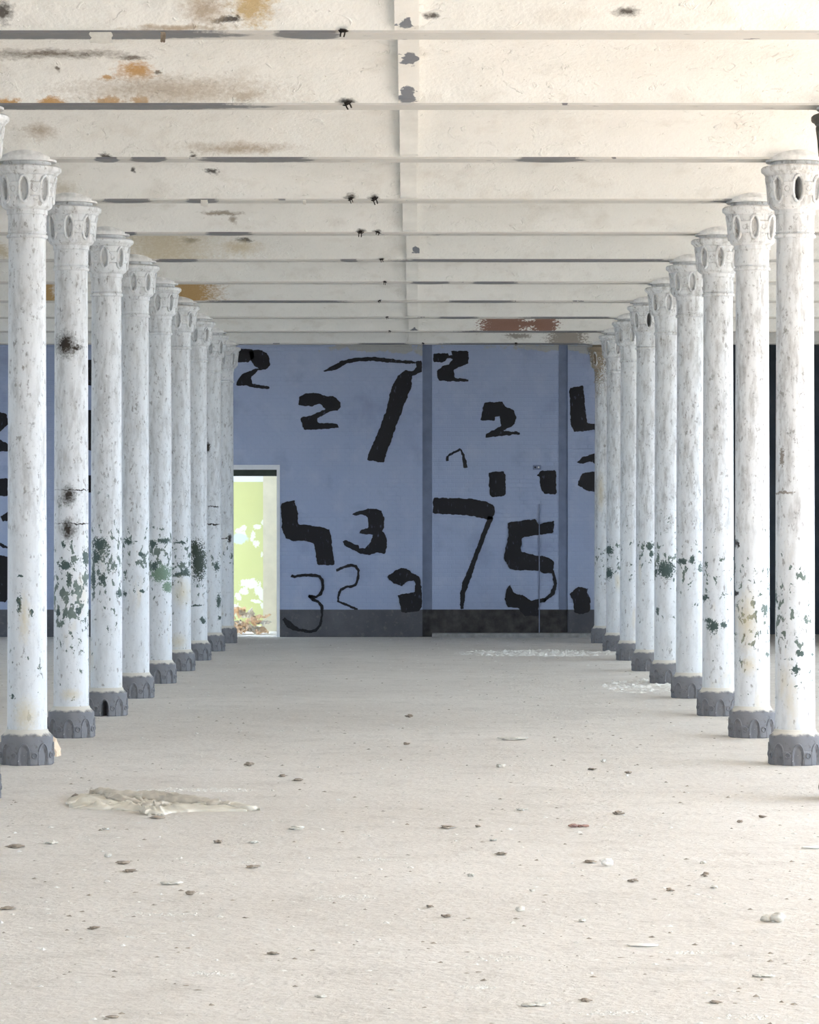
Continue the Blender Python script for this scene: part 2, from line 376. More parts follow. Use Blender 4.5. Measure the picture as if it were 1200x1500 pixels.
def portal(x, y0, y1, z0, z1, sgn):
    d = bpy.data.lights.new('daylight_portal', 'AREA'); o = bpy.data.objects.new('daylight_portal', d); col.objects.link(o)
    d.shape = 'RECTANGLE'; d.size = z1-z0; d.size_y = y1-y0; d.cycles.is_portal = True
    o.location = (x, (y0+y1)/2, (z0+z1)/2); o.rotation_euler = (0, math.radians(90)*sgn, 0)
for a, b in WR: portal(XR+.2, a, b, 0.9 if a > SHADE_Y else .7, 3.6, 1)
blk = boxes('sun_blocker', [(XR+.4, XR+3.2, SHADE_Y, YW+.5, 3.62, 3.72)], M['plaster']); tag(blk, 'added unseen sun-blocking slab along the outer side of the right wall', None, None, 'structure')  # unseen slab, added to keep direct sun out of the far bays
for a, b in WLf: portal(XL-.2, a, b, .9, 3.5, -1)

# end wall
def wx(px): return (px-XV)/F*YW
def wz(py): return H+(YH-py)/F*YW
wall = empty('wall_back', (0, YW, 0)); tag(wall, 'blue painted end wall covered in black brushed numerals', None, None, 'structure')
DL, DR, DT = wx(312), wx(410), wz(681)              # door opening
OPL, OPR, OPT = 3.75, 6.6, 4.0                      # dark opening at the end of the right aisle
def wbox(name, bl, mat):
    return boxes(name, bl, mat, None)
def wpart(name, bl, mat):
    bm = bmesh.new()
    for (x0, x1, y0, y1, z0, z1) in bl: add_box(bm, x0, x1, y0, y1, z0, z1)
    o = mesh_obj(name, me_from(bm, name), mat, wall); return o
TH = .4
wpart('wall_panel', [(XL, DL, 0, TH, 0, 4.4)], M['wall']); wpart('wall_panel', [(DL, DR, 0, TH, DT, 4.4)], M['wall'])
wpart('wall_panel', [(DR, wx(619), 0, TH, 0, 4.4)], M['wall'])
wpart('pilaster_strip', [(wx(619), wx(633), .05, TH, 0, 4.4)], M['wall_dark'])
wpart('wall_panel', [(wx(633), wx(819), .04, TH, 0, 4.4)], M['wall'])
wpart('pilaster_strip', [(wx(819), wx(832), .03, TH, 0, 4.4)], M['wall_dark'])
wpart('wall_panel', [(wx(832), OPL, 0, TH, 0, 4.4)], M['wall'])
wpart('wall_panel', [(OPL, OPR, 0, TH, OPT, 4.4), (OPR, XR, 0, TH, 0, 4.4)], M['wall'])
PZ = wz(893)
bb = empty('baseboard_back', (0, YW, 0)); tag(bb, 'worn dark grey painted band along the foot of the blue wall', None, None, 'structure')
for (a, b, y) in ((XL, DL, 0), (DR, wx(619), 0), (wx(619), wx(633), .05), (wx(633), wx(819), .04), (wx(819), wx(832), .03), (wx(832), OPL, 0)):
    bm = bmesh.new(); add_box(bm, a, b, y-.008, y, 0, PZ); mesh_obj('plinth_band', me_from(bm, 'plinth_band'), M['plinth_brown' if y else 'plinth'], bb)
st = boxes('trim_1', [(wx(633), OPL, YW-.22, YW+.04, 0, .055)], M['step']); tag(st, 'low concrete step along the foot of the recessed panel', None, None, 'structure')
# graffiti: outlines traced on the wall, extruded by a paint thickness
def ragged(pts, step=.012, amp=.0048, seed=0):
    out = []
    for i, a in enumerate(pts):
        b = pts[(i+1) % len(pts)]; n = max(1, int((b-a).length/step))
        for k in range(n):
            p = a.lerp(b, k/n); q = Vector((p.x*22, p.y*22, seed*3.3)); w9 = Vector((9, 9, 9)); out.append(p+Vector((noise.noise(q), noise.noise(q+w9)))*amp*2.2+Vector((noise.noise(q*4), noise.noise(q*4+w9)))*amp*1.5)
    return out
def smooth_poly(pts):
    out = []
    n = len(pts)
    for i in range(n):
        a, b = pts[i], pts[(i+1) % n]; out += [a.lerp(b, .07), a.lerp(b, .93)]
    return out
def paint(label, polys, y=0.0):
    """each poly: list of pixels"""
    bm = bmesh.new()
    for j, poly in enumerate(polys):
        pts = ragged(smooth_poly([Vector((wx(p[0]), wz(p[1]))) for p in poly]), seed=j+len(label))
        f = bm.faces.new([bm.verts.new((p.x, y-.003, p.y)) for p in pts])
        f.normal_update()
        if f.normal.y > 0: f.normal_flip()
        r = bmesh.ops.extrude_face_region(bm, geom=[f])
        for v in r['geom']:
            if isinstance(v, bmesh.types.BMVert): v.co.y = y-.0005 if v.co.y > y-.0006 else v.co.y
        for v in [g for g in r['geom'] if isinstance(g, bmesh.types.BMVert)]: v.co.y -= .002
    bmesh.ops.triangulate(bm, faces=[f for f in bm.faces if len(f.verts) > 4])
    bmesh.ops.recalc_face_normals(bm, faces=bm.faces)
    o = mesh_obj('painted_numeral', me_from(bm, 'painted_numeral'), M['graffiti'], wall); o['label'] = label
    return o
def stroke(pts, w):
    """polyline with pixel width -> polygon"""
    P = [Vector(p) for p in pts]; n = len(P); W = w if isinstance(w, (list, tuple)) else [w]*n; l, r = [], []
    for i in range(n):
        t = (P[min(i+1, n-1)]-P[max(i-1, 0)]).normalized(); q = Vector((-t.y, t.x))*W[i]/2; l.append(P[i]+q); r.append(P[i]-q)
    return [tuple(v) for v in l+r[::-1]]
A5 = lambda L: [(320+x/2.884, 440+y/2.884) for x, y in L]
A6 = lambda L: [(600+x/2.883, 440+y/2.883) for x, y in L]
paint('black numeral 2 at the top left beside the column', [A5([(78,207),(110,203),(150,210),(152,240),(128,262),(80,262)]), A5([(130,212),(170,208),(202,220),(215,242),(220,275),(205,290),(165,297),(138,325),(147,354),(215,364),(215,375),(150,369),(118,360),(75,360),(80,335),(103,310),(150,291),(172,288),(150,275),(135,250)])])
paint('black numeral 2 left of the tall stroke', [A5([(340,408),(365,394),(420,390),(450,404),(490,405),(514,430),(518,450),(500,466),(470,470),(440,487),(416,497),(420,518),(503,522),(508,538),(430,545),(362,548),(352,517),(345,497),(385,487),(430,470),(452,458),(430,438),(408,440),(400,447),(340,443)])])
paint('large black numeral 7 with a long arched top stroke', [A5([(443,298),(465,285),(520,255),(580,243),(650,238),(720,246),(770,252),(832,258),(835,268),(780,267),(710,262),(650,255),(590,258),(540,268),(500,292),(450,303)]), A5([(833,258),(858,255),(861,300),(838,312),(819,320),(816,365),(790,430),(760,510),(735,580),(712,640),(700,687),(628,675),(640,635),(680,545),(710,460),(735,358),(760,318),(790,292),(820,298),(838,282)])])
paint('blocky black numeral 4 beside the doorway', [A5([(263,866),(275,853),(322,845),(330,875),(338,900),(335,945),(365,948),(440,958),(470,968),(478,995),(480,1040),(491,1115),(470,1119),(420,1119),(412,1080),(405,1025),(350,1015),(315,1018),(285,1005),(270,970),(268,920)])])
paint('thick black numeral 3 in the middle of the wall', [A5([(567,906),(580,893),(640,880),(670,880),(690,892),(701,920),(700,960),(692,975),(710,1000),(712,1040),(703,1070),(670,1065),(640,1076),(600,1070),(570,1055),(535,1038),(525,1018),(535,1012),(590,1035),(596,1049),(620,1045),(645,1020),(652,990),(620,988),(595,983),(600,970),(634,960),(632,915),(605,905),(578,909)])])
paint('thin outlined numeral 3 running into the dark band', [A5(stroke([(308,1162),(320,1168),(345,1162),(395,1160),(428,1166),(440,1185),(442,1215),(430,1243),(412,1254),(380,1248)], 13)), A5(stroke([(380,1246),(400,1264),(425,1275),(438,1292),(438,1330),(430,1372),(412,1394),(388,1400),(350,1394),(322,1386),(300,1370),(275,1345)], [10,12,12,12,11,11,12,13,12,20,28,14]))], -.008)
paint('thin brushed numeral 2 above the dark band', [A5(stroke([(498,1141),(530,1127),(560,1118),(580,1122),(593,1142),(588,1180),(577,1204),(545,1210),(520,1222),(508,1245),(505,1270),(530,1281),(590,1306)], 11))])
paint('black numeral 2 low beside the wall recess', [A5([(713,1168),(745,1145),(780,1127),(815,1148),(850,1170),(858,1215),(862,1280),(850,1312),(775,1320),(765,1270),(758,1245),(830,1232),(833,1200),(826,1182),(800,1186),(770,1208),(735,1192)])], -.008)
paint('black numeral 2 at the top of the recessed panel', [A6([(100,226),(160,220),(168,232),(182,228),(175,214),(250,213),(248,265),(215,280),(186,292),(188,318),(192,330),(250,332),(248,342),(180,342),(120,338),(115,295),(140,276),(165,268),(182,248),(160,244),(150,260),(102,262)])], .04)
paint('black numeral 2 with slanted head in the recessed panel', [A6([(302,490),(315,430),(390,427),(405,448),(440,462),(452,490),(445,525),(415,540),(395,552),(465,555),(467,566),(385,572),(322,580),(322,563),(360,545),(386,530),(380,490),(364,490),(360,508),(300,505)])], .04)
paint('small thin black hook mark', [A6(stroke([(160,678),(160,660),(185,642),(215,630),(228,655),(236,708)], [9,10,10,11,12,17]))], .04)
paint('black square dab left of the pair', [A6([(335,728),(350,725),(398,720),(407,745),(405,825),(350,831),(338,815)])], .04)
paint('black square dab under the small switch box', [A6([(537,740),(555,720),(620,717),(621,818),(570,818),(553,790),(550,745)])], .04)
paint('tall black numeral 7 with a broad bar', [A6([(100,832),(180,835),(260,838),(330,850),(360,870),(362,890),(347,925),(330,928),(270,910),(200,905),(98,900)]), A6(stroke([(344,912),(315,990),(280,1080),(255,1150),(235,1200),(225,1240),(222,1302)], [24,18,20,24,26,20,14]))], .04)
paint('broad black numeral 5', [A6([(415,940),(470,930),(535,925),(545,945),(612,930),(608,980),(545,992),(475,1000),(472,1060),(510,1072),(590,1085),(611,1105),(608,1150),(565,1155),(545,1140),(430,1140),(397,1090),(405,1050),(418,990)]), A6(stroke([(607,1140),(617,1200),(605,1240),(568,1268)], [10,14,18,12])), A6([(425,1200),(440,1235),(480,1245),(510,1268),(572,1257),(575,1270),(545,1280),(545,1333),(485,1333),(460,1300),(415,1295),(402,1265),(410,1220)])], .03)
paint('black stroke shaped like an L beside the column', [A6([(675,370),(735,360),(740,430),(750,520),(800,522),(800,545),(750,550),(695,556),(680,520)])])
paint('rounded black numeral partly behind the column', [A6([(705,685),(735,660),(800,640),(800,700),(765,680),(730,690)]), A6([(730,730),(800,718),(800,812),(745,802),(710,780),(715,760)])])
paint('ragged black dab on top of the dark band', [A6([(675,1240),(710,1210),(755,1215),(750,1235),(765,1260),(762,1310),(735,1325),(697,1320),(690,1265)])], -.008)
paint('black numeral at the far left of the wall', [[(-60,622),(-20,600),(10,606),(12,622),(-8,640),(12,650),(12,662),(-20,660),(-50,650)]])
paint('black dab low on the far left wall', [[(-40,705),(12,700),(12,727),(-40,725)]])
paint('large black block at the far left of the wall', [[(-50,832),(-4,812),(12,816),(12,882),(-50,880)]])
paint('small black splash at the far left of the wall', [[(1,757),(12,749),(12,763),(4,764)], [(-6,794),(2,795),(14,803),(4,803)]])
paint('black numeral between the left columns', [[(95,535),(137,526),(137,566),(95,560)], [(100,605),(137,600),(137,661),(115,655)], [(110,700),(137,695),(137,722),(112,720)]])
# conduit and switch box on the recessed panel
cd = boxes('conduit', [(wx(789.6), wx(791), YW+.02, YW+.04, 0, wz(738))], M['conduit']); tag(cd, 'thin vertical conduit running down the recessed blue panel', 'conduit')
sb = empty('switch_box', (wx(787), YW+.04, wz(684.5))); tag(sb, 'small grey switch box above the black square dab', 'switch box')
bm = bmesh.new(); add_box(bm, -.055, .055, -.03, 0, -.03, .03); bmesh.ops.bevel(bm, geom=bm.edges[:], offset=.006, segments=1, affect='EDGES'); mesh_obj('box_body', me_from(bm, 'box_body'), M['conduit'], sb)
for dx in (-.025, .02):
    bm = bmesh.new(); lathe(bm, [(0, .012), (.006, .012), (.008, .006)], 10); mesh_obj('button', me_from(bm, 'button'), M['iron' if dx < 0 else 'trim'], sb, (dx, -.03, 0), (math.pi/2, 0, 0))

# doorway and the bright room behind it
door = empty('door_1', (0, YW, 0)); tag(door, 'open doorway into a bright green room', None, None, 'structure')
def dpart(name, bl, mat):
    bm = bmesh.new()
    for b in bl: add_box(bm, *b)
    return mesh_obj(name, me_from(bm, name), mat, door)
dpart('lintel', [(DL, DR, -.02, .12, wz(688), DT)], M['trim'])
dpart('transom_board', [(DL, wx(405.5), .05, .3, wz(697), wz(688))], M['dark_board'])
dpart('door_jamb', [(wx(405.5), DR, -.012, .3, 0, wz(688))], M['trim'])
def green_mat():
    m = NT('green_flaking_paint', .85); k = YG
    def P(px, py): p = at(px, py, YG); return p
    c = m.mix(m.noise(1.5, 4), srgb(206, 208, 146), srgb(216, 216, 156))
    c = m.mix(m.ramp(m.axis(2), P(0, 705).z, P(0, 705).z-.015), srgb(236, 236, 240), c)
    L = []
    for (px, py, rx, ry) in ((350,778,6,5),(357,775,5,4),(377,772,5,4),(371,786,3,8),(376,797,5,5),(384,765,3,4),(355,783,6,4),(367,855,14,7),(358,866,6,5),(378,864,6,7),(349,874,5,6),(383,872,4,8),(384,887,4,6),(345,893,8,8),(375,880,7,3),(384,812,2,4)):
        p = P(px, py); L.append((p.x, p.z, rx*.0102, ry*.0102, .1))
    c = m.mix(m.spots(L, (0, 2), .45, 14), c, srgb(240, 238, 222))
    p = P(352, 790); c = m.mix(m.spots([(p.x, p.z, .11, .09, .15)], (0, 2), .2, 8), c, srgb(214, 226, 222))
    return m.done(c)
M['green'] = green_mat()
gw = boxes('wall_green', [(-8, 2.5, YG, YG+.3, 0, 3.6)], M['green']); tag(gw, 'pale green wall with flaked white patches seen through the doorway', None, None, 'structure')
pier = boxes('wall_pier', [(at(385.5, 0, 43.9).x, at(420, 0, 43.9).x, 43.9, 44.3, 0, 3.6)], M['cream']); tag(pier, 'cream plaster pier inside the bright room', None, None, 'structure')
rm = boxes('wall_room', [(-8, DL, YW+TH, YW+TH+.03, 0, 3.6), (DR, 2.5, YW+TH, YW+TH+.03, 0, 3.6), (DL, DR, YW+TH, YW+TH+.03, DT, 3.6), (-8.3, -8, YW+TH, YG+.3, 0, .8), (-8.3, -8, YW+TH, YG+.3, 3.2, 3.6), (2.5, 2.8, YW+TH, YG+.3, 0, 3.6), (-8.3, 2.8, YW+TH, 42.4, 3.6, 3.8), (-8.3, 2.8, 43.7, YG+.3, 3.6, 3.8), (-8.3, -7.6, 42.4, 43.7, 3.6, 3.8), (-3.0, 2.8, 42.4, 43.7, 3.6, 3.8)], M['plaster'])  # hall-side lining and roof gap are added to brighten this room
tag(rm, 'white walls of the bright room with added lining and roof gap', None, None, 'structure')
portal(-8.15, YW+TH, YG, .8, 3.2, -1)
# unlit space at the end of the right aisle
dk = boxes('wall_dark_recess', [(OPL-.3, OPL, YW+TH, YW+1, 0, 4.4), (OPR, OPR+.3, YW+TH, YW+1, 0, 4.4), (OPL, OPR, YW+1, YW+1.3, 0, 4.4), (OPL, OPR, YW+TH, YW+1, OPT, 4.4)], M['black_room'])
tag(dk, 'unlit dark recess at the end of the right aisle', None, None, 'structure')

# ------------------------------------------------------------------ cast iron columns
def oval(t, z, zc, a, b): return math.hypot(t/a, (z-zc)/b)
def sst(x, lo, hi):
    u = min(1, max(0, (x-lo)/(hi-lo))); return u*u*(3-2*u)
def relief(prof_r, z0, z1, nz, zc, a, b, depth, raised, nth=160, open_k=None, plate=True, zb=None):
    """lathe surface with eight oval recesses, raised linking plates; returns bmesh"""
    bm = bmesh.new(); rows = []
    for j in range(nz+1):
        z = z0+(z1-z0)*j/nz; row = []
        for i in range(nth):
            th = 2*math.pi*i/nth; k = round((th+math.pi/2)/(math.pi/4)); d = th-(k*math.pi/4-math.pi/2)
            r = prof_r(z); t = d*r; q = oval(t, z, zc, a, b); h = 0.0
            is_open = open_k is not None and (k % 8) == open_k
            dep = depth if not is_open else .14
            h -= dep*(1-sst(q, .78, 1.0)) if not is_open else dep*(1-sst(q, .80, .98))
            if plate and q > 1:
                h += raised*(1-sst(abs(z-zc), .038, .046))
            row.append(bm.verts.new(((r+h)*math.cos(th), (r+h)*math.sin(th), z)))
        rows.append(row)
    for A, B in zip(rows, rows[1:]):
        for i in range(nth): bm.faces.new((A[i], A[(i+1) % nth], B[(i+1) % nth], B[i]))
    return bm, rows
def interp(tab):
    def f(z):
        for (za, ra), (zb, rb) in zip(tab, tab[1:]):
            if za <= z <= zb: return ra+(rb-ra)*(z-za)/(zb-za)
        return tab[-1][1] if z > tab[-1][0] else tab[0][1]
    return f
bell = interp([(3.492, .158), (3.54, .163), (3.60, .168), (3.672, .177)])
ZC = 3.585
def capital_mesh(open_k=None):
    bm, rows = relief(bell, 3.492, 3.672, 44, ZC, .027, .076, .022, .010, open_k=open_k)
    seg = 160
    def ring(z, r): return [bm.verts.new((r*math.cos(2*math.pi*i/seg), r*math.sin(2*math.pi*i/seg), z)) for i in range(seg)]
    def skin(seq):
        for A, B in zip(seq, seq[1:]):
            for i in range(seg): bm.faces.new((A[i], A[(i+1) % seg], B[(i+1) % seg], B[i]))
    low = [ring(z, r) for z, r in ((3.285, .118), (3.287, .124), (3.294, .1285), (3.304, .1285), (3.311, .124), (3.313, .1165), (3.319, .1165), (3.321, .1215), (3.329, .1215), (3.331, .1185), (3.432, .120), (3.434, .1265), (3.462, .1275), (3.466, .134), (3.478, .152), (3.488, .157))]
    skin(low+[rows[0]])
    top = [ring(z, r) for z, r in ((3.676, .181), (3.681, .190), (3.692, .196), (3.699, .208), (3.706, .212), (3.724, .212), (3.732, .203), (3.735, .196), (3.735, .150), (3.7615, .150))]
    skin([rows[-1]]+top)
    return sharp(me_from(bm, 'capital'), 32)
me_cap = capital_mesh(); me_cap_open = capital_mesh(0)
def ring_on(prof_r, zc, a, b, rad, n=28, proud=.002):
    bm = bmesh.new(); pts = []
    for i in range(n):
        q = 2*math.pi*i/n; z = zc+b*math.sin(q); r = prof_r(z)+proud; th = a*math.cos(q)/prof_r(z)-math.pi/2
        pts.append((r*math.cos(th), r*math.sin(th), z))
    tube(bm, pts, rad, 6, True); return me_from(bm, 'oval_ring', True)
me_oval = ring_on(bell, ZC, .032, .081, .0105)
def boss_mesh(prof_r, zc):
    bm = bmesh.new(); pts = []
    for i in range(14):
        q = 2*math.pi*i/14; z = zc+.016*math.sin(q); r = prof_r(z)+.008; th = .016*math.cos(q)/r-math.pi/2+math.pi/8
        pts.append((r*math.cos(th), r*math.sin(th), z))
    tube(bm, pts, .005, 5, True); return me_from(bm, 'boss', True)
me_boss = boss_mesh(bell, ZC)
SH = [(.215, .1245), (.6, .1235), (1.2, .122), (2.0, .1195), (2.8, .117), (3.286, .1155)]
shaft_r = interp(SH)
bm = bmesh.new(); lathe(bm, [(z, shaft_r(z)) for z in [.19]+[.215+(3.286-.215)*k/24 for k in range(25)]], 64, False); me_shaft = me_from(bm, 'shaft', True)
bm = bmesh.new(); lathe(bm, [(3.762, .182), (3.786, .184), (3.796, .178), (3.835, .150), (3.88, .12)], 48); me_impost = sharp(me_from(bm, 'impost_block'), 40)
brad = interp([(0, .163), (.17, .162)])
def base_mesh(open_k=None):
    bm, rows = relief(brad, 0.0, .172, 36, .045, .032, .082, .011, .005, open_k=open_k)
    seg = 160
    seq = [rows[-1]]
    for z, r in ((.180, .1605), (.186, .152), (.205, .134), (.213, .131), (.219, .1285), (.221, .1235)):
        seq.append([bm.verts.new((r*math.cos(2*math.pi*i/seg), r*math.sin(2*math.pi*i/seg), z)) for i in range(seg)])
    for A, B in zip(seq, seq[1:]):
        for i in range(seg): bm.faces.new((A[i], A[(i+1) % seg], B[(i+1) % seg], B[i]))
    bm.faces.new(rows[0][::-1])
    return sharp(me_from(bm, 'base_plinth'), 32)
me_base = base_mesh(); me_base_open = base_mesh(0)
def arch_on():
    bm = bmesh.new(); pts = []
    for i in range(17):
        q = math.pi*i/16; z = .045+.090*math.sin(q) if 0 < i < 16 else .002; r = brad(z)+.001; th = .039*math.cos(q)/r-math.pi/2
        pts.append((r*math.cos(th), r*math.sin(th), z))
    tube(bm, pts, .006, 5); return me_from(bm, 'arch_moulding', True)
me_arch = arch_on()
me_bboss = boss_mesh(brad, .062)

XLc, XRc = -2.44, 2.366
def loc_spot(px, py, rx, ry, x, y, soft=.15):
    yy = y-.12; return ((px-XV)/F*yy-x, H+(YH-py)/F*yy, rx/F*yy, ry/F*yy, soft)
GREEN = srgb(72, 86, 80); GREYF = srgb(140, 142, 140)
CS = {  # paint damage, in photograph pixels: side, number -> (colour, spots)
 ('L', 1): [(GREEN, [(46, 898, 3, 6, .1), (28, 885, 3, 14, .15), (18, 1021, 2.5, 4, .1), (30, 844, 4, 2, .1)]), (RUST, [(36, 905, 5, 25, .8), (38, 1048, 13, 18, .8)])],
 ('L', 2): [(SOOT, [(96, 505, 13, 15, .55), (110, 508, 9, 3, .5), (100, 726, 9, 11, .6), (100, 776, 8, 13, .6), (108, 717.5, 28, .7, .3), (108, 767, 28, .8, .4)]), (GREEN, [(96, 828, 9, 6, .15), (101, 847, 4, 7, .1), (124, 818, 4, 12, .2), (84, 898, 4, 5, .1), (115, 896, 4, 6, .15), (93, 797, 2.5, 5, .15)]), (RUST, [(104, 1017, 10, 6, .9)])],
 ('L', 3): [(GREEN, [(146, 797, 11, 9, .15), (140, 815, 5, 11, .15), (136, 850, 4, 12, .2), (150, 848, 6, 8, .2), (174, 870, 4, 6, .1)])],
 ('L', 4): [(GREEN, [(187, 793, 6, 5, .1), (207, 812, 4, 3, .1), (183, 870, 3, 3, .1), (208, 867, 3, 2, .1)])],
 ('L', 5): [(srgb(112, 132, 112), [(236, 840, 15, 12, .25), (245, 860, 6, 8, .2)]), (GREEN, [(224, 796, 6, 5, .1), (240, 792, 10, 4, .2), (226, 830, 4, 6, .1)])],
 ('L', 6): [(GREEN, [(265, 795, 8, 2, .2), (262, 842, 10, 4, .2), (272, 838, 5, 6, .15)]), (RUST, [(266, 868, 9, 14, .9), (262, 940, 8, 8, .9)])],
 ('L', 7): [(srgb(58, 66, 56), [(291, 822, 10, 26, .15), (286, 805, 6, 14, .2)]), (GREEN, [(288, 887, 9, 1.5, .2), (297, 909, 4, 5, .2)])],
 ('L', 8): [(GREEN, [(317, 830, 4, 7, .15), (320, 880, 3, 10, .15), (321, 905, 2, 3, .1)]), (SOOT, [(304, 655, 4, 7, .3), (312, 742, 9, .8, .2), (312, 768, 9, 1, .2)])],
 ('L', 9): [(SOOT, [(336, 789, 3, 6, .3), (328, 789, 8, .7, .3)])],
 ('R', 1): [(GREEN, [(1170, 956, 6, 4, .1), (1166, 982, 6, 6, .1), (1138, 878, 3, 12, .2)]), (srgb(140, 132, 124), [(1147, 670, 3, 12, .6), (1150, 722, 14, 1.5, .7)])],
 ('R', 2): [(SOOT, [(1079, 792, 2, 9, .2), (1082, 797, 2, 5, .2), (1080, 869, 3, 4, .2), (1077, 890, 2, 4, .2), (1091, 930, 2, 3, .2)]), (RUST, [(1095, 910, 9, 30, .9), (1097, 975, 7, 10, .9)])],
 ('R', 3): [(GREEN, [(1045, 917, 7, 9, .12), (1038, 908, 5, 4, .12), (1060, 915, 4, 4, .15), (1034, 876, 5, 4, .2)])],
 ('R', 4): [(GREEN, [(1000, 822, 6, 4, .25), (1014, 820, 4, 7, .3)])],
 ('R', 5): [(GREEN, [(976, 835, 12, 12, .5), (962, 838, 2, 5, .15), (964, 895, 2, 5, .15)])],
 ('R', 6): [(GREEN, [(952, 800, 5, 6, .3), (955, 812, 3, 5, .2)])],
 ('R', 8): [(GREEN, [(884, 812, 4, 10, .15), (893, 806, 5, 6, .2), (893, 840, 5, 8, .4)])],
 ('R', 9): [(RUST, [(880, 720, 4, 20, .8)]), (srgb(150, 136, 116), [(873, 500, 14, 60, .8)])],
}
FLK = {('L', 1): (.7, .5, .66), ('L', 2): (1.0, .5, .55), ('L', 3): (1.2, .5, .57), ('L', 4): (1.2, .5, .60), ('L', 5): (1.1, .5, .57), ('L', 6): (1.1, .4, .57), ('L', 7): (1.0, .5, .60), ('R', 1): (.9, .7, .62), ('R', 2): (.9, .7, .60),
       ('R', 4): (1.1, .5, .62), ('R', 5): (1.15, .4, .58), ('R', 6): (1.2, .3, .60)}
ORD = ['', 'nearest', 'second', 'third', 'fourth', 'fifth', 'sixth', 'seventh', 'eighth', 'ninth and farthest']
LAB = {('L', 0): 'white cast-iron column mostly cut off by the left edge, only its capital rim showing',
 ('R', 0): 'dark cast-iron column almost wholly cut off at the right edge',
 ('L', 1): 'large white cast-iron column at the left edge with yellow rust low on its shaft',
 ('L', 2): 'white cast-iron column with three black scorch marks on its shaft, left row',
 ('L', 3): 'third white column of left row, green flakes at mid height, hole in base',
 ('L', 4): 'fourth white column of left row with a small dark flake on its shaft',
 ('L', 5): 'fifth white column of left row with a broad pale green bare patch',
 ('L', 6): 'sixth white column of left row, rust-stained below a line of green flakes',
 ('L', 7): 'seventh white column of left row with a large dark green bare patch',
 ('L', 8): 'eighth white column of left row with two thin dark bands around its shaft',
 ('L', 9): 'farthest white column of left row, standing beside the doorway',
 ('R', 1): 'large white column at the right edge with a black open oval in its capital',
 ('R', 2): 'second white column of right row, rust-stained and peeling along its shaft',
 ('R', 3): 'third white column of right row with a star-shaped green bare patch low down',
 ('R', 4): 'fourth white column of right row, clean-shafted with few green specks',
 ('R', 5): 'fifth white column of right row with a band of fine green flakes',
 ('R', 6): 'sixth white column of right row with a dark open oval in its capital',
 ('R', 7): 'seventh white column of right row, plain shaft',
 ('R', 8): 'eighth white column of right row with a green bare patch at mid height',
 ('R', 9): 'farthest white column of right row, its capital stained brown against the blue wall'}
def make_column(side, n):
    x = XLc if side == 'L' else XRc; y = yb(n)
    t = empty('cast_iron_column', (x, y, 0)); tag(t, LAB[(side, n)], 'column', 'cast-iron columns in two rows', 'thing')
    sp = [(c, [loc_spot(*s[:4], x, y, s[4] if c in (SOOT, RUST) else min(s[4], .12)) for s in l]) for c, l in CS.get((side, n), [])]
    mat = column_mat(n*2+(side == 'R')*31+1, 0, sp, FLK.get((side, n), (1.1, .5, .63)), .75 if side == 'R' else .55)
    if (side, n) == ('R', 0): mat = M['dark_column']  # one even dark grey-brown on shaft and capital
    mesh_obj('shaft', me_shaft, mat, t)
    openc = (side, n) in (('R', 1), ('R', 6)); openb = (side, n) == ('L', 3)
    cp = mesh_obj('capital', me_cap_open if openc else me_cap, mat, t)
    bs = mesh_obj('base_plinth', me_base_open if openb else me_base, M['base'], t); bs['label'] = 'dark grey base with arched mouldings'
    mesh_obj('impost_block', me_impost, M['impost'], ceiling, (x, y, 0))     # plaster collar belongs to the ceiling
    for k in range(8):
        a = k*math.pi/4
        mesh_obj('oval_ring', me_oval, mat, cp, (0, 0, 0), (0, 0, a)); mesh_obj('boss', me_boss, mat, cp, (0, 0, 0), (0, 0, a))
        mesh_obj('arch_moulding', me_arch, M['base'], bs, (0, 0, 0), (0, 0, a)); mesh_obj('boss', me_bboss, M['base'], bs, (0, 0, 0), (0, 0, a))
    return t
for n in range(0, 10):
    make_column('L', n); make_column('R', n)

# ------------------------------------------------------------------ ceiling fixings and loose paint
def hook_mesh(seed):
    r = random.Random(seed); bm = bmesh.new()
    add_box(bm, -.018, .018, -.012, .012, -.004, .02)
    tube(bm, [(-.012, 0, 0), (-.014, -.004, -.03), (-.012, -.006, -.055)], .005, 6)
    tube(bm, [(.012, 0, 0), (.014, -.004, -.03), (.012, -.006, -.055)], .005, 6)
    tube(bm, [(-.03, 0, .006), (-.015, -.01, -.012), (.02, -.008, -.006), (.034, 0, .008)], .006, 6)
    return me_from(bm, 'hanger_hook', True)
me_hook = hook_mesh(1)
for (px, py, sc) in ((503, 50, 1.0), (509, 154, 1.0), (514, 293, .9), (549, 293, 1.0), (528, 341, .9), (554, 341, .8), (559, 379, .9), (564, 414, .8), (556, 439, .8), (567, 463, .7), (571, 486, .7), (756, 500, .9), (620, 499, .7)):
    n = min(range(-2, 10), key=lambda k: abs(YH-(ZF-H)*F/(yb(k)-FW)-py)); y = yb(n)-FW-.012
    h = mesh_obj('hanger_hook', me_hook, M['iron'], ceiling, ((px-XV)/F*y, y, ZF+.006)); h.scale = (sc*R_.uniform(.7, .95), sc*.8, sc*R_.uniform(.45, .75)); h.rotation_euler = (0, R_.uniform(-.5, .5), R_.uniform(-.6, .6))
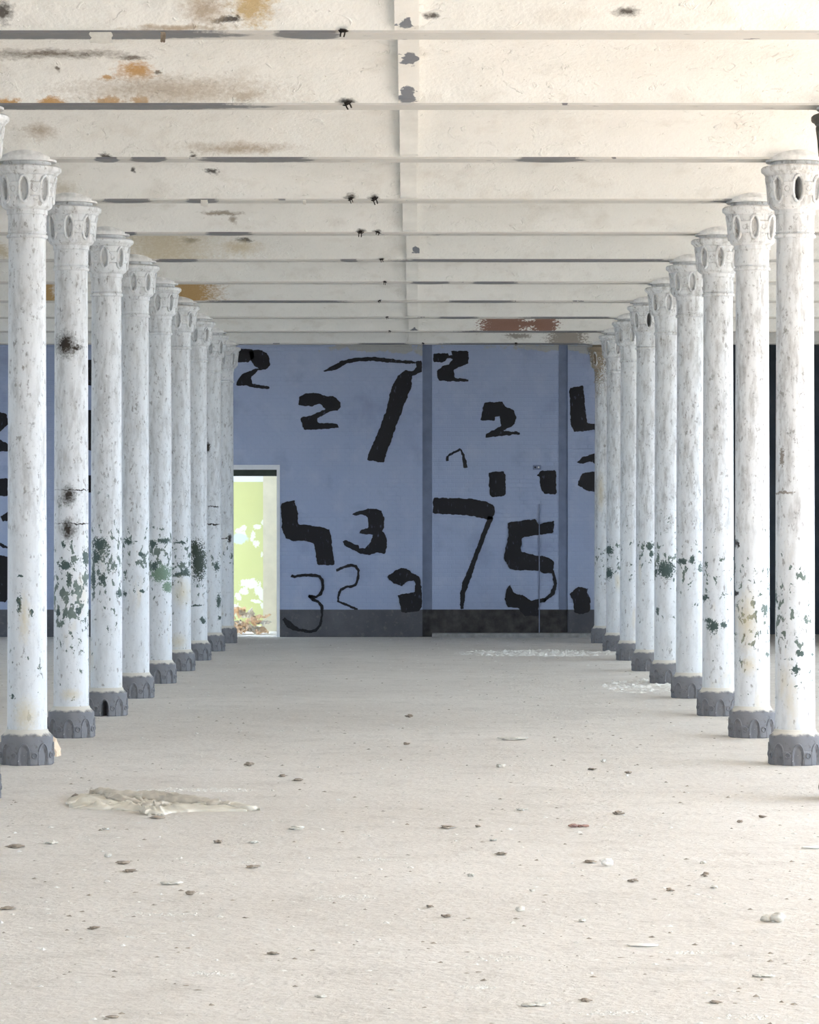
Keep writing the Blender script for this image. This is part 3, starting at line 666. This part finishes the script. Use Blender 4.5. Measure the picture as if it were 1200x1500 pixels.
def flake_mesh(w, h, seed, curl=.4):
    r = random.Random(seed); bm = bmesh.new(); N = 6; g = []
    for j in range(N+1):
        row = []
        for i in range(N+1):
            u, v = i/N, j/N; jit = (r.random()-.5)*.16
            row.append(bm.verts.new(((u-.5+(jit if i in (0, N) else 0))*w, -curl*h*(v*v)+.3*curl*w*(u-.5)**2, -(v+(jit if j == N else 0))*h)))
        g.append(row)
    for a, b in zip(g, g[1:]):
        for i in range(N): bm.faces.new((a[i], a[i+1], b[i+1], b[i]))
    bmesh.ops.solidify(bm, geom=bm.faces[:], thickness=.003)
    return me_from(bm, 'paint_flake', False)
for (px, py, w, h, n, m) in ((148, 53, .10, .055, -1, 'chip_white'), (239, 60, .022, .05, -1, 'stone_dark'), (446, 300, .022, .035, 2, 'chip_white'), (299, 296, .05, .045, 2, 'chip_white')):
    y = yb(n)-FW-.004
    mesh_obj('paint_flake', flake_mesh(w, h, px), M[m], ceiling, ((px-XV)/F*y, y, ZF+.004))

# ------------------------------------------------------------------ things on the floor
def rock(name, px, py, wpx, hpx, mat, label, cat='stone', seed=0, parts=((0, 0, 0, 1),), group=None, dpt=.8, rough=.35):
    """lumpy stone resting on the floor where the photograph shows its foot"""
    p = on_floor(px, py); s = p.y/F; bm = bmesh.new()
    for (ox, oy, oz, sc) in parts:
        sub = bmesh.new(); bmesh.ops.create_icosphere(sub, subdivisions=3, radius=1)
        for v in sub.verts:
            d = 1+rough*noise.noise(v.co*1.7+Vector((seed*3.1+ox*9, seed, 0)))+.16*noise.noise(v.co*5+Vector((seed, 0, ox*5)))
            v.co = Vector((v.co.x*d*wpx*.5*s, v.co.y*d*wpx*.5*dpt*s, v.co.z*d*hpx*.5*s))*sc+Vector((ox*wpx*s, oy*wpx*s, oz*hpx*s))
        me = bpy.data.meshes.new('t'); sub.to_mesh(me); sub.free(); bm.from_mesh(me); bpy.data.meshes.remove(me)
    zmin = min(v.co.z for v in bm.verts)
    for v in bm.verts: v.co.z = max(0.0, v.co.z-zmin-hpx*s*.08)
    o = mesh_obj(name, me_from(bm, name, True), M[mat], None, (p.x, p.y, 0), (0, 0, 0))
    return tag(o, label, cat, group)
rock('stone', 1140, 1351, 21, 15, 'stone', 'rounded pale stone, larger of the touching pair at lower right', seed=2, rough=.25)
rock('stone', 1123, 1350, 17, 11, 'stone', 'smaller stone touching the rounded one at lower right', seed=5, rough=.3)
rock('plaster_lump', 1119, 1431, 30, 8, 'stone', 'crumbly pale plaster lump near the lower right corner', 'plaster', seed=9, parts=((-.25, 0, 0, .55), (.1, .05, 0, .6), (.36, 0, -.1, .4)), rough=.6)
rock('plaster_lump', 783, 1474, 38, 9, 'stone', 'flat pale plaster lump at the bottom edge of the floor', 'plaster', seed=12, parts=((-.2, 0, 0, .6), (.2, .1, .1, .65)), rough=.5)
rock('plaster_shard', 942, 1386, 44, 4, 'chip_white', 'thin white plaster shard lying flat at lower right', 'plaster', seed=15, dpt=.5)
rock('pebble', 762, 1335, 14, 8, 'stone', 'single pale pebble in the middle of the near floor', 'stone', seed=18)
rock('brick_crumb', 848, 1212, 28, 9, 'stone_red', 'reddish brick crumbs right of centre', 'brick crumb', seed=21, parts=((-.28, 0, 0, .5), (.05, .1, -.1, .4), (.32, 0, 0, .42)), rough=.5)
rock('plaster_lump', 889, 1269, 17, 11, 'chip_white', 'small white angular plaster lump below the reddish crumbs', 'plaster', seed=24, rough=.6)
rock('bark_chip', 865, 1264, 16, 4, 'stone_dark', 'flat brown chip beside the small white angular lump', 'chip', seed=27, rough=.9)
rock('plaster_shard', 1192, 1243, 34, 4, 'chip_white', 'flat white shard cut off by the right edge', 'plaster', seed=30, dpt=.6)
rock('plaster_lump', 250, 1296, 34, 9, 'stone', 'flat pale plaster lump at left below the cloth', 'plaster', seed=33, parts=((-.15, 0, 0, .6), (.2, 0, .1, .55)), rough=.5)
rock('bark_chip', 180, 1266, 20, 5, 'stone_dark', 'brown chip at left below the cloth', 'chip', seed=36)
rock('pebble', 158, 1256, 11, 7, 'stone', 'pale pebble just above the brown chip at left', 'stone', seed=39)
rock('plaster_lump', 279, 1311, 15, 6, 'stone_dark', 'small grey lump right of the flat pale lump', 'plaster', seed=42, rough=.5)
rock('bark_chip', 231, 1199, 22, 4, 'stone_dark', 'dark chip lying against the front of the cloth', 'chip', seed=45)
rock('bark_chip', 437, 1144, 14, 4, 'stone_dark', 'dark chip right of the cloth on the grey floor', 'chip', seed=48)
rock('bark_chip', 165, 1491, 18, 4, 'stone_dark', 'small dark chip at the bottom left edge', 'chip', seed=51)
rock('plaster_shard', 752, 1084, 42, 5, 'stone', 'long low plaster shard on the mid floor between the rows', 'plaster', seed=54, dpt=.6, rough=.5)
SMALL = [(763,1187,16,3),(655,1213,18,3),(735,1252,16,3),(690,1284,9,5),(654,1344,11,4),(1033,1284,9,5),(1047,1301,9,4),(982,1305,11,4),(927,1292,11,4),(853,1350,9,4),(905,1193,14,4),(1117,1198,10,3),(723,1232,10,3),(1084,1205,8,3),(370,1271,18,3),(372,1235,14,3),(320,1235,10,4),(137,1361,13,3),(76,1236,14,3),(25,1241,22,3),(10,1332,18,3),(155,1216,9,3),(190,1277,18,3),(400,1398,14,3),(435,1214,24,4),(365,1122,12,4),(414,1138,10,3),(733,1124,12,4),(868,1128,10,3),(921,1133,8,3),(884,1117,6,4),(600,1051,8,4),(596,1091,9,3),(780,1306,6,3),(1048,1469,14,3),(858,1466,16,3),(470,1461,12,3),(700,1212,7,3),(630,1330,10,3),(1030,1265,8,3)]
for i, (px, py, wpx, hpx) in enumerate(SMALL):
    rock('floor_crumb', px, py, wpx, hpx, 'stone_dark' if i % 3 else 'stone', 'small brownish crumb, one of many scattered over the bare floor' if i % 3 else 'small pale crumb, one of several scattered over the bare floor', 'crumb', seed=100+i*3, group='small brownish crumbs on the bare floor' if i % 3 else 'small pale crumbs on the bare floor', rough=1.1, dpt=1.3)
# uncountable grit and paint flakes
grit_v, grit_f, grit_m = [], [], []
def grit(N, region, mi, smin, smax, seed):
    r = random.Random(seed)
    for _ in range(N):
        p = region(r)
        if any(abs(p[0]-cx) < .19 and abs((p[1]/S-6.84)-round(p[1]/S-6.84)) < .08 for cx in (-2.44, 2.366)) or (-1.95 < p[0] < -.8 and 16.0 < p[1] < 17.55): continue
        sz = smin+(smax-smin)*r.random()**3; hh = sz*(.12+.35*r.random()); a0 = r.random()*6.28; b = len(grit_v)
        for k in range(5):
            a = a0+k*1.2566; q = sz*(.55+.6*r.random()); grit_v.append((p[0]+q*math.cos(a), p[1]+q*math.sin(a), 0.0005))
        grit_v.append((p[0]+sz*(r.random()-.5)*.5, p[1]+sz*(r.random()-.5)*.5, hh+.0005))
        for k in range(5): grit_f.append((b+k, b+(k+1) % 5, b+5)); grit_m.append(mi)
def nave(r):
    y = 9+32*r.random(); return (r.uniform(-.17, .17)*y, y)
def patch(px, py, rx, ry):
    def f(r):
        a, q = r.random()*6.283, r.random()**.6; p = on_floor(px+rx*q*math.cos(a), py+ry*q*math.sin(a)); return (p.x, p.y)
    return f
grit(5200, nave, 0, .003, .020, 3); grit(3200, nave, 1, .003, .017, 4)
grit(1000, patch(790, 957, 125, 5), 0, .008, .045, 5); grit(460, patch(945, 1006, 62, 10), 0, .008, .05, 6); grit(420, patch(290, 1158, 90, 4), 0, .005, .018, 8)
for (px, py, rx, ry) in ((740, 1404, 60, 5), (500, 1315, 50, 5), (310, 1427, 40, 4), (1010, 1396, 45, 3), (560, 1260, 40, 3), (700, 1446, 30, 3), (1100, 1490, 70, 4), (900, 1484, 60, 4), (620, 1126, 60, 4), (330, 1265, 60, 3), (240, 1340, 60, 3)): grit(130, patch(px, py, rx, ry), 0, .003, .012, px)
me = bpy.data.meshes.new('floor_grit'); me.from_pydata(grit_v, [], grit_f); me.update()
me.materials.append(M['chip_white']); me.materials.append(M['chip_dark']); me.polygons.foreach_set('material_index', grit_m)
tag(mesh_obj('floor_grit', me), 'fine white plaster grit and brownish dust scattered over the floor', 'grit', None, 'stuff')

# crumpled cloth
cl = empty('crumpled_cloth', on_floor(235, 1190)); tag(cl, 'long crumpled dusty cloth lying twisted on the floor at left', 'cloth')
O = cl.location.copy()
def C3(x, y): return on_floor(60+x/3.333, 1130+y/3.333)-O
def sheet(name, outline, mat, hgt, seed):
    bm = bmesh.new(); P = [C3(*q) for q in outline]; cx = sum((p for p in P), Vector())/len(P)
    bnd = []
    for i, a in enumerate(P):
        b = P[(i+1) % len(P)]
        for k in range(8): bnd.append(a.lerp(b, k/8)+Vector((0, noise.noise(Vector((i*3.1, k*.9, seed)))*.03, 0)))
    rings = []
    for j in range(15):
        t = 1-j/14; rings.append([])
        for p in bnd:
            q = cx.lerp(p, t); wv = noise.noise(Vector((q.x*13, q.y*5, seed)))*.5+.5; w2 = abs(noise.noise(Vector((q.x*30+q.y*8, q.y*12, seed+4))))
            rings[-1].append(bm.verts.new((q.x, q.y, .004+hgt*(wv*.7+w2*.7)*min(1, (1-t)*4+.15))))
    n = len(bnd)
    for a, b in zip(rings, rings[1:]):
        for i in range(n): bm.faces.new((a[i], a[(i+1) % n], b[(i+1) % n], b[i]))
    base = [bm.verts.new((v.co.x, v.co.y, 0)) for v in rings[0]]
    for i in range(n): bm.faces.new((base[i], base[(i+1) % n], rings[0][(i+1) % n], rings[0][i]))
    return mesh_obj(name, me_from(bm, name, True), M[mat], cl)
sheet('flat_sheet', [(128, 142), (150, 125), (205, 116), (330, 112), (520, 140), (620, 170), (900, 184), (1060, 188), (1000, 196), (760, 196), (640, 203), (600, 214), (520, 214), (490, 196), (350, 190), (200, 184), (140, 178)], 'cloth_pale', .04, 2)
def roll(name, pts, rad, mat, seed):
    bm = bmesh.new(); P = []
    ctrl = [C3(x, y) for x, y in pts]
    for a, b, ra, rb in zip(ctrl, ctrl[1:], rad, rad[1:]):
        for k in range(8): P.append((a.lerp(b, k/8), ra+(rb-ra)*k/8))
    P.append((ctrl[-1], rad[-1])); rings = []
    for i, (p, r) in enumerate(P):
        p = p+Vector((0, noise.noise(Vector((i*.3, seed, 0)))*.03, 0)); t = (P[min(i+1, len(P)-1)][0]-P[max(i-1, 0)][0]).normalized(); u = Vector((-t.y, t.x, 0)); rg = []
        for k in range(18):
            a = 2*math.pi*k/18; f = 1+.45*noise.noise(Vector((math.cos(a+i*.12)*2.2, math.sin(a+i*.12)*2.2, i*.22+seed)))+.3*noise.noise(Vector((math.cos(a)*5, math.sin(a)*5, i*.5+seed)))
            q = p+u*math.cos(a)*r*f*1.9+Vector((0, 0, max(0.001, r*.8+math.sin(a)*r*f))); rg.append(bm.verts.new(q))
        rings.append(rg)
    for a, b in zip(rings, rings[1:]):
        for k in range(18): bm.faces.new((a[k], a[(k+1) % 18], b[(k+1) % 18], b[k]))
    bm.faces.new(rings[0][::-1]); bm.faces.new(rings[-1])
    return mesh_obj(name, me_from(bm, name, True), M[mat], cl)
roll('fold', [(330, 140), (420, 148), (520, 150), (640, 160), (760, 172), (860, 184), (930, 186)], [.030, .034, .033, .033, .030, .024, .022], 'cloth', 1)
roll('fold', [(240, 130), (285, 130), (335, 136), (400, 158), (470, 172), (540, 176)], [.026, .030, .032, .022, .016, .012], 'cloth', 5)
roll('fold', [(500, 190), (545, 186), (600, 186), (650, 190)], [.018, .026, .022, .010], 'cloth', 9)
roll('fold', [(915, 182), (960, 188), (1010, 193), (1060, 190)], [.022, .020, .017, .012], 'cloth_pale', 12)
roll('fold', [(130, 165), (200, 160), (270, 163), (330, 160)], [.010, .016, .014, .008], 'cloth_pale', 15)
roll('fold', [(505, 208), (540, 212), (600, 213)], [.016, .014, .008], 'cloth_pale', 18)
roll('knot', [(160, 131), (172, 132), (186, 131)], [.010, .014, .010], 'stone_dark', 21)

# crumpled paper
def crumple(name, loc, size, seed, mat, label, group=None, flat=.55):
    bm = bmesh.new(); N = 7; g = []
    q0 = random.Random(seed)
    for j in range(N+1):
        row = []
        for i in range(N+1):
            u, v = i/N-.5, j/N-.5; p = Vector((u*3, v*3, seed*1.7))
            row.append(bm.verts.new((u*size*(.8+.4*noise.noise(p)), v*size*(.7+.4*noise.noise(p+Vector((5, 0, 0)))), size*flat*(.5+noise.noise(p*1.6+Vector((0, 7, 0)))+.5*noise.noise(p*3.5)))))
        g.append(row)
    for a, b in zip(g, g[1:]):
        for i in range(N): bm.faces.new((a[i], a[i+1], b[i+1], b[i]))
    rot = Matrix.Rotation(q0.uniform(-.6, .6), 3, 'X') @ Matrix.Rotation(q0.random()*6.28, 3, 'Z')
    for v in bm.verts: v.co = rot @ v.co
    zm = min(v.co.z for v in bm.verts)
    for v in bm.verts: v.co.z -= zm
    bmesh.ops.solidify(bm, geom=bm.faces[:], thickness=.003)
    return tag(mesh_obj(name, me_from(bm, name), M[mat], None, loc), label, 'paper', group)
pr = random.Random(5); pi_ = 0
for lay, (cnt, z) in enumerate(((5, 0.0), (5, .10), (4, .20))):
    for i in range(cnt):
        px = 322+(i+.5+(lay % 2)*.2)*66/cnt+pr.uniform(-3, 3); y = 42.62+.10*lay+pr.uniform(-.05, .05)
        crumple('crumpled_paper', ((px-XV)/F*y, y, z), pr.uniform(.23, .28), 20+pi_, 'paper' if pi_ % 3 else 'paper2', 'crumpled peach paper in the heap on the floor beyond the doorway', 'papers heaped in the doorway', .24); pi_ += 1
p = on_floor(86, 1108)
bm = bmesh.new()
V = [(-.03, .02, 0), (.02, -.02, 0), (.045, 0, .005), (.04, .02, .05), (.012, .005, .115), (-.02, .02, .14), (-.05, .03, .07), (.0, -.012, .06), (.02, -.02, .03)]
vv = [bm.verts.new((x*1.0, y, z)) for x, y, z in V]
for f in ((0, 1, 8, 7), (1, 2, 8), (2, 3, 8), (8, 3, 7), (7, 3, 4), (7, 4, 5), (6, 0, 7), (6, 7, 5)): bm.faces.new([vv[i] for i in f])
bmesh.ops.subdivide_edges(bm, edges=bm.edges[:], cuts=2, use_grid_fill=True)
for v in bm.verts:
    if v.co.z > .01: v.co += Vector((noise.noise(v.co*40), noise.noise(v.co*40+Vector((3, 3, 3))), 0))*.006
bmesh.ops.solidify(bm, geom=bm.faces[:], thickness=.002)
po = mesh_obj('paper_scrap', me_from(bm, 'paper_scrap'), M['paper'], None, (p.x-.03, p.y, 0)); tag(po, 'folded peach paper scrap standing behind the base of the left column', 'paper')
